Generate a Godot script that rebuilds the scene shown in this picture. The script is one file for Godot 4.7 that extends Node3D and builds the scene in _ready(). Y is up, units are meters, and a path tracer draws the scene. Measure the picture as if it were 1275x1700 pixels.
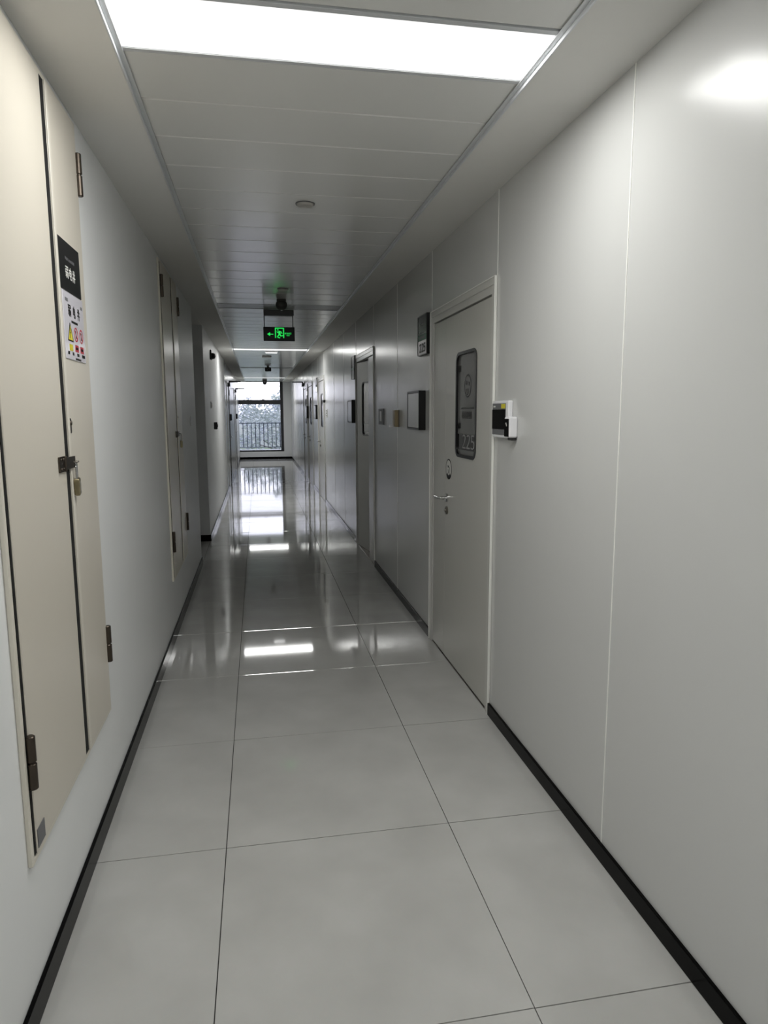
extends Node3D

# ---------------------------------------------------------------- settings
const XL := -0.588          # face of the left wall
const XR := 1.10            # face of the right wall
const CEIL := 2.49          # underside of the plaster borders
const STRIP_Y := 2.503      # underside of the metal strips
const STRIP0 := -1.873      # far-to-near start of the lit lamp's module
const MOD := 0.3025
const ZEND := -22.93
const ZBACK := 8.0

var M := {}
var mesh_cache := {}
var names := {}
var rng := RandomNumberGenerator.new()


# ---------------------------------------------------------------- tree helpers
func numbered(called: String) -> String:
	var k: int = names.get(called, 0)
	names[called] = k + 1
	return called if k == 0 else "%s_%03d" % [called, k]


func thing(called: String, label: String, category: String, at := Vector3.ZERO, turn := 0.0, group := "", kind := "") -> Node3D:
	var o := Node3D.new()
	o.name = numbered(called)
	add_child(o, true)
	o.position = at
	o.rotation.y = turn
	o.set_meta("label", label)
	o.set_meta("category", category)
	if group != "":
		o.set_meta("group", group)
	if kind != "":
		o.set_meta("kind", kind)
	return o


func part(called: String, mesh: Mesh, m: Material, parent: Node3D, at := Vector3.ZERO, rot := Vector3.ZERO) -> MeshInstance3D:
	var o := MeshInstance3D.new()
	var k := 0
	var nm := called
	while parent.has_node(NodePath(nm)):
		k += 1
		nm = "%s_%03d" % [called, k]
	o.name = nm
	o.mesh = mesh
	o.material_override = m
	o.position = at
	o.rotation = rot
	o.cast_shadow = GeometryInstance3D.SHADOW_CASTING_SETTING_ON
	parent.add_child(o, true)
	return o


func relabel(o: Node3D, label: String) -> void:
	o.set_meta("label", label)


# ---------------------------------------------------------------- mesh helpers
func start() -> SurfaceTool:
	var st := SurfaceTool.new()
	st.begin(Mesh.PRIMITIVE_TRIANGLES)
	return st


func tri(st: SurfaceTool, a: Vector3, b: Vector3, c: Vector3, n: Vector3) -> void:
	st.set_normal(n)
	if (b - a).cross(c - a).dot(n) > 0.0:
		st.add_vertex(a)
		st.add_vertex(c)
		st.add_vertex(b)
	else:
		st.add_vertex(a)
		st.add_vertex(b)
		st.add_vertex(c)


func quad(st: SurfaceTool, a: Vector3, b: Vector3, c: Vector3, d: Vector3, n: Vector3) -> void:
	tri(st, a, b, c, n)
	tri(st, a, c, d, n)


# chamfered box added to a SurfaceTool
func add_box(st: SurfaceTool, center: Vector3, size: Vector3, b := 0.002, basis := Basis.IDENTITY) -> void:
	var h := size * 0.5
	b = minf(b, minf(h.x, minf(h.y, h.z)) * 0.9)
	var ax := [Vector3(1, 0, 0), Vector3(0, 1, 0), Vector3(0, 0, 1)]
	for k in 3:
		var u: Vector3 = ax[(k + 1) % 3]
		var v: Vector3 = ax[(k + 2) % 3]
		var n: Vector3 = ax[k]
		var hu: float = h.dot(u) - b
		var hv: float = h.dot(v) - b
		var hn: float = h.dot(n)
		for s in [-1.0, 1.0]:
			var c: Vector3 = n * hn * s
			quad(st, center + basis * (c - u * hu - v * hv), center + basis * (c + u * hu - v * hv), center + basis * (c + u * hu + v * hv), center + basis * (c - u * hu + v * hv), basis * (n * s))
		# edges along n
		if b > 0.0:
			for su in [-1.0, 1.0]:
				for sv in [-1.0, 1.0]:
					var p1: Vector3 = u * su * (hu + b) + v * sv * hv
					var p2: Vector3 = u * su * hu + v * sv * (hv + b)
					var e: Vector3 = n * (hn - b)
					quad(st, center + basis * (p1 - e), center + basis * (p2 - e), center + basis * (p2 + e), center + basis * (p1 + e), basis * ((u * su + v * sv).normalized()))
	if b > 0.0:
		for sx in [-1.0, 1.0]:
			for sy in [-1.0, 1.0]:
				for sz in [-1.0, 1.0]:
					var s3 := Vector3(sx, sy, sz)
					var q := (h - Vector3(b, b, b)) * s3
					tri(st, center + basis * (q + Vector3(b * sx, 0, 0)), center + basis * (q + Vector3(0, b * sy, 0)), center + basis * (q + Vector3(0, 0, b * sz)), basis * s3.normalized())


func box(sx: float, sy: float, sz: float, b := 0.002) -> Mesh:
	var key := "b%.4f_%.4f_%.4f_%.4f" % [sx, sy, sz, b]
	if not mesh_cache.has(key):
		var st := start()
		add_box(st, Vector3.ZERO, Vector3(sx, sy, sz), b)
		mesh_cache[key] = st.commit()
	return mesh_cache[key]


# box given by its two corners, as a part
func span(called: String, a: Vector3, c: Vector3, m: Material, parent: Node3D, b := 0.002) -> MeshInstance3D:
	var s := (c - a).abs()
	return part(called, box(s.x, s.y, s.z, b), m, parent, (a + c) * 0.5)


# lathe round the y axis; profile of (radius, height) from bottom to top
func add_lathe(st: SurfaceTool, profile: Array, segs := 28, basis := Basis.IDENTITY, at := Vector3.ZERO) -> void:
	for i in profile.size() - 1:
		var p: Vector2 = profile[i]
		var q: Vector2 = profile[i + 1]
		var d := q - p
		var nn := Vector2(d.y, -d.x).normalized()
		for k in segs:
			var a0 := TAU * k / segs
			var a1 := TAU * (k + 1) / segs
			var d0 := Vector3(cos(a0), 0, sin(a0))
			var d1 := Vector3(cos(a1), 0, sin(a1))
			var v := [d0 * p.x + Vector3.UP * p.y, d1 * p.x + Vector3.UP * p.y, d1 * q.x + Vector3.UP * q.y, d0 * q.x + Vector3.UP * q.y]
			var n0: Vector3 = basis * (d0 * nn.x + Vector3.UP * nn.y)
			var n1: Vector3 = basis * (d1 * nn.x + Vector3.UP * nn.y)
			var nm := (n0 + n1).normalized()
			for t in [[0, 1, 2], [0, 2, 3]]:
				var idx: Array = t
				var A: Vector3 = at + basis * v[idx[0]]
				var B: Vector3 = at + basis * v[idx[1]]
				var C: Vector3 = at + basis * v[idx[2]]
				if (B - A).cross(C - A).length() < 1e-12:
					continue
				if (B - A).cross(C - A).dot(nm) > 0.0:
					idx = [idx[0], idx[2], idx[1]]
				for j in idx:
					st.set_normal(n0 if (j == 0 or j == 3) else n1)
					st.add_vertex(at + basis * v[j])


func lathe(profile: Array, segs := 28, basis := Basis.IDENTITY) -> Mesh:
	var st := start()
	add_lathe(st, profile, segs, basis)
	return st.commit()


func add_rod(st: SurfaceTool, a: Vector3, b: Vector3, r: float, segs := 14) -> void:
	var y := (b - a).normalized()
	var x := y.cross(Vector3(0.31, 0.17, 0.93)).normalized()
	var z := x.cross(y)
	var l := (b - a).length()
	var e := minf(r * 0.2, l * 0.2)
	add_lathe(st, [Vector2(0, 0), Vector2(r - e, 0), Vector2(r, e), Vector2(r, l - e), Vector2(r - e, l), Vector2(0, l)], segs, Basis(x, y, z), a)


func rod(a: Vector3, b: Vector3, r: float, segs := 14) -> Mesh:
	var st := start()
	add_rod(st, a, b, r, segs)
	return st.commit()


func add_tube(st: SurfaceTool, pts: Array, r: float, segs := 10) -> void:
	for i in pts.size() - 1:
		add_rod(st, pts[i], pts[i + 1], r, segs)


# flat strokes (thin boxes) in the local xy plane: writing and pictograms
func add_stroke(st: SurfaceTool, a: Vector2, b: Vector2, w: float, t: float) -> void:
	var d := b - a
	var l := d.length() + w * 0.6
	var an := d.angle()
	var c := (a + b) * 0.5
	add_box(st, Vector3(c.x, c.y, t * 0.5), Vector3(l, w, t), 0.0, Basis(Vector3.BACK, an))


func add_glyph(st: SurfaceTool, strokes: Array, at: Vector2, size: Vector2, w: float, t: float) -> void:
	var k := 0
	for s in strokes:
		for i in s.size() - 1:
			k += 1
			add_stroke(st, at + s[i] * size, at + s[i + 1] * size, w, t + 0.00002 * k)


func add_disc(st: SurfaceTool, at: Vector2, r: float, t: float, segs := 24) -> void:
	add_lathe(st, [Vector2(r, 0), Vector2(r, t), Vector2(0, t)], segs, Basis(Vector3.RIGHT, PI / 2), Vector3(at.x, at.y, 0))


func add_ring(st: SurfaceTool, at: Vector2, r: float, w: float, t: float, segs := 32) -> void:
	add_lathe(st, [Vector2(r - w, 0), Vector2(r, 0), Vector2(r, t), Vector2(r - w, t), Vector2(r - w, 0)], segs, Basis(Vector3.RIGHT, PI / 2), Vector3(at.x, at.y, 0))


func rounded(w: float, h: float, r: float, c := Vector2.ZERO, n := 7) -> PackedVector2Array:
	var p := PackedVector2Array()
	for k in 4:
		var cc: Vector2 = c + Vector2((w / 2 - r) * (1 if k in [0, 3] else -1), (h / 2 - r) * (1 if k < 2 else -1))
		for i in n + 1:
			var a := PI / 2 * k + PI / 2 * i / n
			p.append(cc + Vector2(cos(a), sin(a)) * r)
	return p


# a plate with an outline (counter-clockwise) and, if wanted, a hole; from z0 to z1
func add_plate(st: SurfaceTool, outer: PackedVector2Array, hole: PackedVector2Array, z0: float, z1: float) -> void:
	var poly := PackedVector2Array(outer)
	if hole.size() > 0:
		# bridge outline and hole at the hole's rightmost point
		var hi := 0
		for i in hole.size():
			if hole[i].x > hole[hi].x:
				hi = i
		var oi := 0
		var best := 1e9
		for i in outer.size():
			var dd := outer[i].distance_to(hole[hi])
			if outer[i].x > hole[hi].x and dd < best:
				best = dd
				oi = i
		poly = PackedVector2Array()
		for i in outer.size() + 1:
			poly.append(outer[(oi + i) % outer.size()])
		for i in hole.size() + 1:
			poly.append(hole[(hi - i + hole.size() * 2) % hole.size()])
	var tris := Geometry2D.triangulate_polygon(poly)
	for i in range(0, tris.size(), 3):
		var a := poly[tris[i]]
		var b := poly[tris[i + 1]]
		var c := poly[tris[i + 2]]
		tri(st, Vector3(a.x, a.y, z1), Vector3(b.x, b.y, z1), Vector3(c.x, c.y, z1), Vector3.BACK)
		tri(st, Vector3(a.x, a.y, z0), Vector3(b.x, b.y, z0), Vector3(c.x, c.y, z0), Vector3.FORWARD)
	for loop in [[outer, 1.0], [hole, -1.0]]:
		var p: PackedVector2Array = loop[0]
		for i in p.size():
			var a := p[i]
			var b := p[(i + 1) % p.size()]
			var d := (b - a).normalized()
			var n: Vector3 = Vector3(d.y, -d.x, 0) * float(loop[1])
			quad(st, Vector3(a.x, a.y, z0), Vector3(b.x, b.y, z0), Vector3(b.x, b.y, z1), Vector3(a.x, a.y, z1), n)


func plate(outer: PackedVector2Array, hole: PackedVector2Array, z0: float, z1: float) -> Mesh:
	var st := start()
	add_plate(st, outer, hole, z0, z1)
	return st.commit()


func rect(x0: float, y0: float, x1: float, y1: float) -> PackedVector2Array:
	return PackedVector2Array([Vector2(x1, y1), Vector2(x0, y1), Vector2(x0, y0), Vector2(x1, y0)])


func lettering(s: String, height: float, depth := 0.0006, bold := false) -> TextMesh:
	var f := SystemFont.new()
	f.font_names = PackedStringArray(["Droid Sans"])
	if bold:
		f.font_weight = 700
	var t := TextMesh.new()
	t.text = s
	t.font = f
	t.font_size = 32
	t.pixel_size = height / 23.0
	t.depth = depth
	t.curve_step = 2.0
	return t


# ---------------------------------------------------------------- materials
func mat(key: String, c: Color, rough := 0.6, metal := 0.0, spec := 0.5) -> StandardMaterial3D:
	var m := StandardMaterial3D.new()
	m.resource_name = key
	m.albedo_color = c
	m.roughness = rough
	m.metallic = metal
	m.metallic_specular = spec
	M[key] = m
	return m


func grey(v: float, warm := 0.0) -> Color:
	return Color(v + warm, v, v - warm)


func noise_tex(freq: float, seed_: int, lo: Color, hi: Color, octaves := 4, size := 512) -> NoiseTexture2D:
	var n := FastNoiseLite.new()
	n.seed = seed_
	n.frequency = freq
	n.fractal_octaves = octaves
	var g := Gradient.new()
	g.set_color(0, lo)
	g.set_color(1, hi)
	var t := NoiseTexture2D.new()
	t.width = size
	t.height = size
	t.seamless = true
	t.noise = n
	t.color_ramp = g
	return t


func normal_tex(freq: float, seed_: int, strength: float, octaves := 2, size := 256) -> NoiseTexture2D:
	var n := FastNoiseLite.new()
	n.seed = seed_
	n.frequency = freq
	n.fractal_octaves = octaves
	var t := NoiseTexture2D.new()
	t.width = size
	t.height = size
	t.seamless = true
	t.noise = n
	t.as_normal_map = true
	t.bump_strength = strength
	return t


func make_materials() -> void:
	var m: StandardMaterial3D
	mat("left_paint", Color(0.93, 0.935, 0.935), 0.45)
	mat("plaster", Color(0.88, 0.875, 0.86), 0.8)
	m = mat("wall_panel", Color(0.785, 0.787, 0.78), 0.24, 0.0, 0.45)
	m.normal_enabled = true
	m.normal_texture = normal_tex(0.02, 5, 2.0)
	m.normal_scale = 0.05
	m.uv1_triplanar = true
	m.uv1_world_triplanar = true
	m.uv1_scale = Vector3(0.9, 0.03, 0.9)
	mat("panel_joint", Color(0.97, 0.97, 0.95), 0.4)
	m = mat("strip_metal", Color(0.88, 0.88, 0.87), 0.18, 0.0, 0.6)
	mat("trim_metal", Color(0.84, 0.85, 0.86), 0.3, 0.2)
	m = mat("floor_tile", Color.WHITE, 0.045, 0.0, 0.5)
	m.albedo_texture = noise_tex(0.006, 11, Color(0.69, 0.688, 0.675), Color(0.745, 0.744, 0.733), 5)
	m.uv1_triplanar = true
	m.uv1_world_triplanar = true
	m.uv1_scale = Vector3(0.7, 0.7, 0.7)
	mat("grout", Color(0.20, 0.20, 0.195), 0.9)
	mat("void_black", Color(0.025, 0.023, 0.02), 0.9)
	mat("skirting", Color(0.014, 0.014, 0.014), 0.2, 0.0, 0.2)
	mat("cream", Color(0.835, 0.81, 0.76), 0.32)
	mat("cream_edge", Color(0.87, 0.85, 0.80), 0.35)
	mat("steel", Color(0.52, 0.50, 0.47), 0.32, 1.0)
	mat("steel_dark", Color(0.34, 0.31, 0.28), 0.35, 1.0)
	mat("chrome", Color(0.80, 0.80, 0.80), 0.12, 1.0)
	mat("brass", Color(0.62, 0.58, 0.47), 0.35, 1.0)
	mat("black_plastic", Color(0.05, 0.05, 0.055), 0.35)
	mat("black_sign", Color(0.075, 0.075, 0.085), 0.25)
	mat("dark_grey", Color(0.20, 0.20, 0.20), 0.5)
	mat("sensor_grey", Color(0.26, 0.26, 0.25), 0.45)
	mat("white_plastic", Color(0.90, 0.90, 0.91), 0.4)
	mat("off_white", Color(0.74, 0.73, 0.71), 0.5)
	mat("notice_white", Color(0.84, 0.83, 0.86), 0.08)
	mat("ink_black", Color(0.06, 0.06, 0.06), 0.5)
	mat("ink_grey", Color(0.42, 0.42, 0.43), 0.5)
	mat("ink_pale", Color(0.56, 0.56, 0.56), 0.5)
	mat("ink_white", Color(0.86, 0.86, 0.84), 0.5)
	mat("ink_red", Color(0.72, 0.13, 0.20), 0.4)
	mat("ink_yellow", Color(0.84, 0.79, 0.18), 0.4)
	mat("ink_green", Color(0.10, 0.36, 0.26), 0.4)
	mat("door_paint", Color(0.765, 0.76, 0.735), 0.3)
	mat("door_frame", Color(0.79, 0.785, 0.765), 0.28)
	mat("edge_bead", Color(0.92, 0.92, 0.90), 0.3)
	mat("film_grey", Color(0.42, 0.42, 0.415), 0.12)
	mat("film_dark", Color(0.13, 0.13, 0.125), 0.12)
	mat("screen_black", Color(0.045, 0.045, 0.045), 0.08)
	mat("brushed_panel", Color(0.68, 0.68, 0.68), 0.22, 0.1)
	mat("tan", Color(0.62, 0.56, 0.44), 0.4)
	mat("lamp_off", Color(0.55, 0.55, 0.56), 0.35)
	m = mat("lamp_on", Color(0.9, 0.9, 0.9), 0.4)
	m.emission_enabled = true
	m.emission = Color(1.0, 1.0, 1.0)
	m.emission_energy_multiplier = 0.9
	m = mat("sign_glow", Color(0.02, 0.2, 0.08), 0.5)
	m.emission_enabled = true
	m.emission = Color(0.16, 0.90, 0.36)
	m.emission_energy_multiplier = 0.95
	mat("window_metal", Color(0.19, 0.19, 0.205), 0.4)
	mat("railing_metal", Color(0.07, 0.073, 0.09), 0.6, 0.0, 0.3)
	m = mat("glass_clear", Color(0.95, 0.97, 0.98, 0.03), 0.02)
	m.transparency = BaseMaterial3D.TRANSPARENCY_ALPHA
	m = mat("glass_blue", Color(0.66, 0.72, 0.84, 0.22), 0.02)
	m.transparency = BaseMaterial3D.TRANSPARENCY_ALPHA
	mat("concrete", Color(0.72, 0.72, 0.72), 0.9)
	mat("grass", Color(0.34, 0.40, 0.26), 1.0)
	mat("bark", Color(0.34, 0.29, 0.24), 0.95)
	for k in 3:
		m = mat("leaf%d" % k, [Color(0.62, 0.645, 0.64), Color(0.68, 0.70, 0.67), Color(0.57, 0.59, 0.655)][k], 0.7)
		m.backlight_enabled = true
		m.backlight = Color(0.34, 0.37, 0.32)


# ---------------------------------------------------------------- strokes of the characters on the signs
func V(x: float, y: float) -> Vector2:
	return Vector2(x, y)


func char_weak() -> Array:
	var s := []
	for o in [0.0, 0.52]:
		s.append([V(o + .04, .93), V(o + .40, .93), V(o + .40, .72), V(o + .05, .72), V(o + .03, .48), V(o + .42, .48), V(o + .38, .05), V(o + .28, .10)])
		s.append([V(o + .10, .36), V(o + .22, .28)])
		s.append([V(o + .04, .17), V(o + .24, .24)])
	return s


func char_electric() -> Array:
	return [[V(.16, .82), V(.80, .82), V(.80, .34), V(.16, .34), V(.16, .82)], [V(.16, .58), V(.80, .58)], [V(.48, 1.0), V(.48, .08), V(.92, .08), V(.94, .25)]]


func char_well() -> Array:
	return [[V(.10, .70), V(.90, .70)], [V(.03, .38), V(.97, .38)], [V(.34, .97), V(.34, .38), V(.14, .02)], [V(.68, .97), V(.68, .02)]]


func chars_exit() -> Array:
	return [
		[[V(.5, 1), V(.5, .88)], [V(.1, .68), V(.1, .85), V(.9, .85), V(.9, .68)], [V(.45, .75), V(.22, .28), V(.85, .02)], [V(.72, .6), V(.12, .02)], [V(.05, .5), V(.95, .5)]],
		[[V(.03, .58), V(.5, 1), V(.97, .58)], [V(.25, .53), V(.75, .53)], [V(.25, .28), V(.75, .28)], [V(.06, .03), V(.94, .03)], [V(.5, .53), V(.5, .03)]],
		[[V(.5, 1), V(.5, .05)], [V(.14, .88), V(.14, .55), V(.86, .55), V(.86, .88)], [V(.06, .4), V(.06, .04), V(.94, .04), V(.94, .4)]],
		[[V(.12, .9), V(.88, .9), V(.88, .05), V(.12, .05), V(.12, .9)]],
	]


# ---------------------------------------------------------------- the build
func _ready() -> void:
	rng.seed = 42
	setup_view()
	make_materials()
	build_floor()
	build_ceiling()
	build_left_wall()
	build_right_wall()
	build_end()
	build_outside()
	build_lamps()
	build_closets()
	build_doors()
	build_right_fittings()
	build_left_fittings()
	build_ceiling_fittings()


func setup_view() -> void:
	var cam := Camera3D.new()
	cam.name = "camera"
	cam.keep_aspect = Camera3D.KEEP_HEIGHT
	cam.fov = rad_to_deg(2.0 * atan(850.0 / 1140.27))
	cam.near = 0.05
	cam.far = 300.0
	cam.transform = Transform3D(Basis(Vector3.UP, -0.1802) * Basis(Vector3.RIGHT, -0.1440) * Basis(Vector3.BACK, -0.0041), Vector3(0, 1.5, 0))
	add_child(cam)
	cam.current = true

	var sky_m := ProceduralSkyMaterial.new()
	sky_m.sky_top_color = Color(0.88, 0.90, 0.98)
	sky_m.sky_horizon_color = Color(0.95, 0.95, 1.0)
	sky_m.ground_horizon_color = Color(0.55, 0.57, 0.60)
	sky_m.ground_bottom_color = Color(0.40, 0.42, 0.42)
	sky_m.energy_multiplier = 3.8
	var sky := Sky.new()
	sky.sky_material = sky_m
	var env := Environment.new()
	env.background_mode = Environment.BG_SKY
	env.sky = sky
	env.ambient_light_source = Environment.AMBIENT_SOURCE_SKY
	env.tonemap_mode = Environment.TONE_MAPPER_LINEAR
	env.tonemap_exposure = 1.0
	env.sdfgi_enabled = true
	env.ssao_enabled = true
	env.ssil_enabled = true
	var we := WorldEnvironment.new()
	we.name = "world_environment"
	we.environment = env
	add_child(we)


const LAMP_L := 19.5     # radiance of the lit panels


# ---------------------------------------------------------------- setting
func build_floor() -> void:
	var f := thing("floor", "polished pale grey porcelain tiles on the corridor floor", "floor", Vector3.ZERO, 0, "", "structure")
	span("screed", Vector3(-3.7, -0.2, ZEND - 0.1), Vector3(1.25, -0.0125, ZBACK), M.grout, f, 0.0)
	var cols := [[XL, -0.1502], [-0.1502, 0.6491], [0.6491, XR]]
	var z := -2.2638 + 12 * 0.81
	var edges := [ZBACK]
	while z > ZEND + 0.05:
		if z < ZBACK - 0.05:
			edges.append(z)
		z -= 0.81
	edges.append(ZEND)
	for i in edges.size() - 1:
		for c in cols:
			add_tile(f, c[0], c[1], edges[i + 1], edges[i])
	# the side corridor
	for zz in [[-6.95, -7.124], [-7.124, -7.934], [-7.934, -8.25]]:
		for xx in [[XL - 0.81, XL], [XL - 1.62, XL - 0.81], [XL - 2.43, XL - 1.62]]:
			add_tile(f, xx[0], xx[1], zz[1], zz[0])


func add_tile(f: Node3D, x0: float, x1: float, z0: float, z1: float) -> void:
	var g := 0.0015
	var t := part("tile", tile_mesh(x1 - x0 - 2 * g, z1 - z0 - 2 * g), M.floor_tile, f, Vector3((x0 + x1) / 2, -0.006, (z0 + z1) / 2))
	t.rotation = Vector3(rng.randfn(0, 0.0007), 0, rng.randfn(0, 0.0007))


# a tile with its short edges ground down very slightly, as polished tiles are
func tile_mesh(sx: float, sz: float) -> Mesh:
	var key := "t%.4f_%.4f" % [sx, sz]
	if not mesh_cache.has(key):
		var st := start()
		var h := 0.006
		var e := 0.009
		var rows := [Vector2(-sz / 2, h - e * 0.022), Vector2(-sz / 2 + e, h), Vector2(sz / 2 - e, h), Vector2(sz / 2, h - e * 0.022)]
		for i in 3:
			var p: Vector2 = rows[i]
			var q: Vector2 = rows[i + 1]
			var n := Vector3(0, q.x - p.x, -(q.y - p.y)).normalized()
			quad(st, Vector3(-sx / 2, p.y, p.x), Vector3(sx / 2, p.y, p.x), Vector3(sx / 2, q.y, q.x), Vector3(-sx / 2, q.y, q.x), n)
			for s in [-1.0, 1.0]:
				quad(st, Vector3(sx / 2 * s, p.y, p.x), Vector3(sx / 2 * s, q.y, q.x), Vector3(sx / 2 * s, -h, q.x), Vector3(sx / 2 * s, -h, p.x), Vector3(s, 0, 0))
		for s in [-1.0, 1.0]:
			var y := h - e * 0.022
			quad(st, Vector3(-sx / 2, y, sz / 2 * s), Vector3(sx / 2, y, sz / 2 * s), Vector3(sx / 2, -h, sz / 2 * s), Vector3(-sx / 2, -h, sz / 2 * s), Vector3(0, 0, s))
		quad(st, Vector3(-sx / 2, -h, -sz / 2), Vector3(sx / 2, -h, -sz / 2), Vector3(sx / 2, -h, sz / 2), Vector3(-sx / 2, -h, sz / 2), Vector3.DOWN)
		mesh_cache[key] = st.commit()
	return mesh_cache[key]


func build_ceiling() -> void:
	var c := thing("ceiling", "suspended ceiling of pale metal strips between plaster borders", "ceiling", Vector3.ZERO, 0, "", "structure")
	span("slab", Vector3(-3.7, 2.66, ZEND - 0.1), Vector3(1.25, 2.80, ZBACK + 0.1), M.void_black, c, 0.0)
	span("plaster_border", Vector3(XL, CEIL, ZEND), Vector3(-0.354, 2.66, ZBACK), M.plaster, c, 0.001)
	span("plaster_border", Vector3(0.838, CEIL, ZEND), Vector3(XR + 0.05, 2.66, ZBACK), M.plaster, c, 0.001)
	span("plaster_border", Vector3(-3.6, CEIL, -8.25), Vector3(XL, 2.66, -6.95), M.plaster, c, 0.001)
	var lamps := lamp_modules()
	var n := int(floor((STRIP0 - (ZBACK - 0.05)) / MOD)) + 1
	while STRIP0 - MOD * (n + 1) > ZEND:
		if not lamps.has(n):
			var zc := STRIP0 - MOD * (n + 0.5)
			var s := part("ceiling_strip", box(1.168, 0.012, MOD - 0.006, 0.003), M.strip_metal, c, Vector3(0.242, STRIP_Y + 0.006, zc))
			s.rotation.x = rng.randfn(0, 0.0012)
		n += 1
	var z_last := STRIP0 - MOD * n
	span("ceiling_strip", Vector3(0.2425 - 0.573, STRIP_Y, ZEND), Vector3(0.2425 + 0.573, STRIP_Y + 0.012, z_last), M.strip_metal, c, 0.001)
	var k := 0
	for x in [-0.354, 0.838]:
		k += 1
		var t := thing("trim_%d" % k, ["aluminium edge angle along the left side of the metal strip ceiling", "aluminium edge angle along the right side of the metal strip ceiling"][k - 1], "trim", Vector3(x, 0, 0), 0, "", "structure")
		var s := 1.0 if k == 1 else -1.0
		span("flange", Vector3(0.0, STRIP_Y - 0.006, ZEND), Vector3(0.018 * s, STRIP_Y - 0.003, ZBACK), M.trim_metal, t, 0.0008)
		span("bead", Vector3(-0.003 * s, CEIL - 0.004, ZEND), Vector3(0.003 * s, STRIP_Y - 0.002, ZBACK), M.trim_metal, t, 0.0012)


func lamp_modules() -> Dictionary:
	return {0: true, 16: false, 31: true, 46: false, 61: true, -8: true}


func build_left_wall() -> void:
	var w := thing("wall_left", "white painted plaster wall along the left of the corridor", "wall", Vector3.ZERO, 0, "", "structure")
	span("wall_section", Vector3(XL - 0.15, -0.02, -6.95), Vector3(XL, 2.62, ZBACK), M.left_paint, w, 0.003)
	span("wall_section", Vector3(XL - 0.15, -0.02, -13.45), Vector3(XL, 2.62, -8.25), M.left_paint, w, 0.003)
	# far stretch of gloss panels with its two doors, same skin as the right-hand wall
	var stops := [-13.45, -14.05, -15.15, -16.3, -17.45, -18.45, -19.55, -20.7, -21.8, ZEND]
	for i in stops.size() - 1:
		if i == 1 or i == 5:
			span("panel", Vector3(XL - 0.05, 2.10, stops[i + 1] + 0.001), Vector3(XL, 2.52, stops[i] - 0.001), M.wall_panel, w, 0.0012)
		else:
			span("panel", Vector3(XL - 0.05, 0.0, stops[i + 1] + 0.001), Vector3(XL, 2.52, stops[i] - 0.001), M.wall_panel, w, 0.0012)
	span("backing", Vector3(XL - 0.2, -0.02, ZEND), Vector3(XL - 0.06, 2.62, -13.45), M.dark_grey, w, 0.0)
	var s := thing("wall_side", "plain wall round the unlit side passage on the left", "wall", Vector3.ZERO, 0, "", "structure")
	span("wall_section", Vector3(-3.6, -0.02, -8.40), Vector3(XL - 0.15, 2.62, -8.25), M.left_paint, s, 0.002)
	span("wall_section", Vector3(-3.6, -0.02, -6.95), Vector3(XL - 0.15, 2.62, -6.80), M.left_paint, s, 0.002)
	span("wall_section", Vector3(-3.7, -0.02, -8.40), Vector3(-3.55, 2.62, -6.80), M.left_paint, s, 0.002)
	var b := thing("baseboard_left", "gloss black skirting along the left wall", "skirting", Vector3.ZERO, 0, "", "structure")
	span("skirting_strip", Vector3(XL, 0, -6.95), Vector3(XL + 0.012, 0.075, ZBACK), M.skirting, b, 0.0015)
	span("skirting_strip", Vector3(XL, 0, -14.05), Vector3(XL + 0.012, 0.075, -8.25), M.skirting, b, 0.0015)
	span("skirting_strip", Vector3(XL, 0, -18.45), Vector3(XL + 0.012, 0.075, -15.15), M.skirting, b, 0.0015)
	span("skirting_strip", Vector3(XL, 0, ZEND), Vector3(XL + 0.012, 0.075, -19.55), M.skirting, b, 0.0015)
	span("skirting_strip", Vector3(-3.5, 0, -8.25), Vector3(XL + 0.012, 0.075, -8.238), M.skirting, b, 0.0015)
	span("skirting_strip", Vector3(-3.5, 0, -6.962), Vector3(XL, 0.075, -6.95), M.skirting, b, 0.0015)


# near edges of the right-hand doors, each 1.205 wide
const DOORS := [-3.115, -6.525, -11.47, -13.95, -15.42]
const DOOR_W := 1.205
const DOOR_H := 2.118


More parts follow.
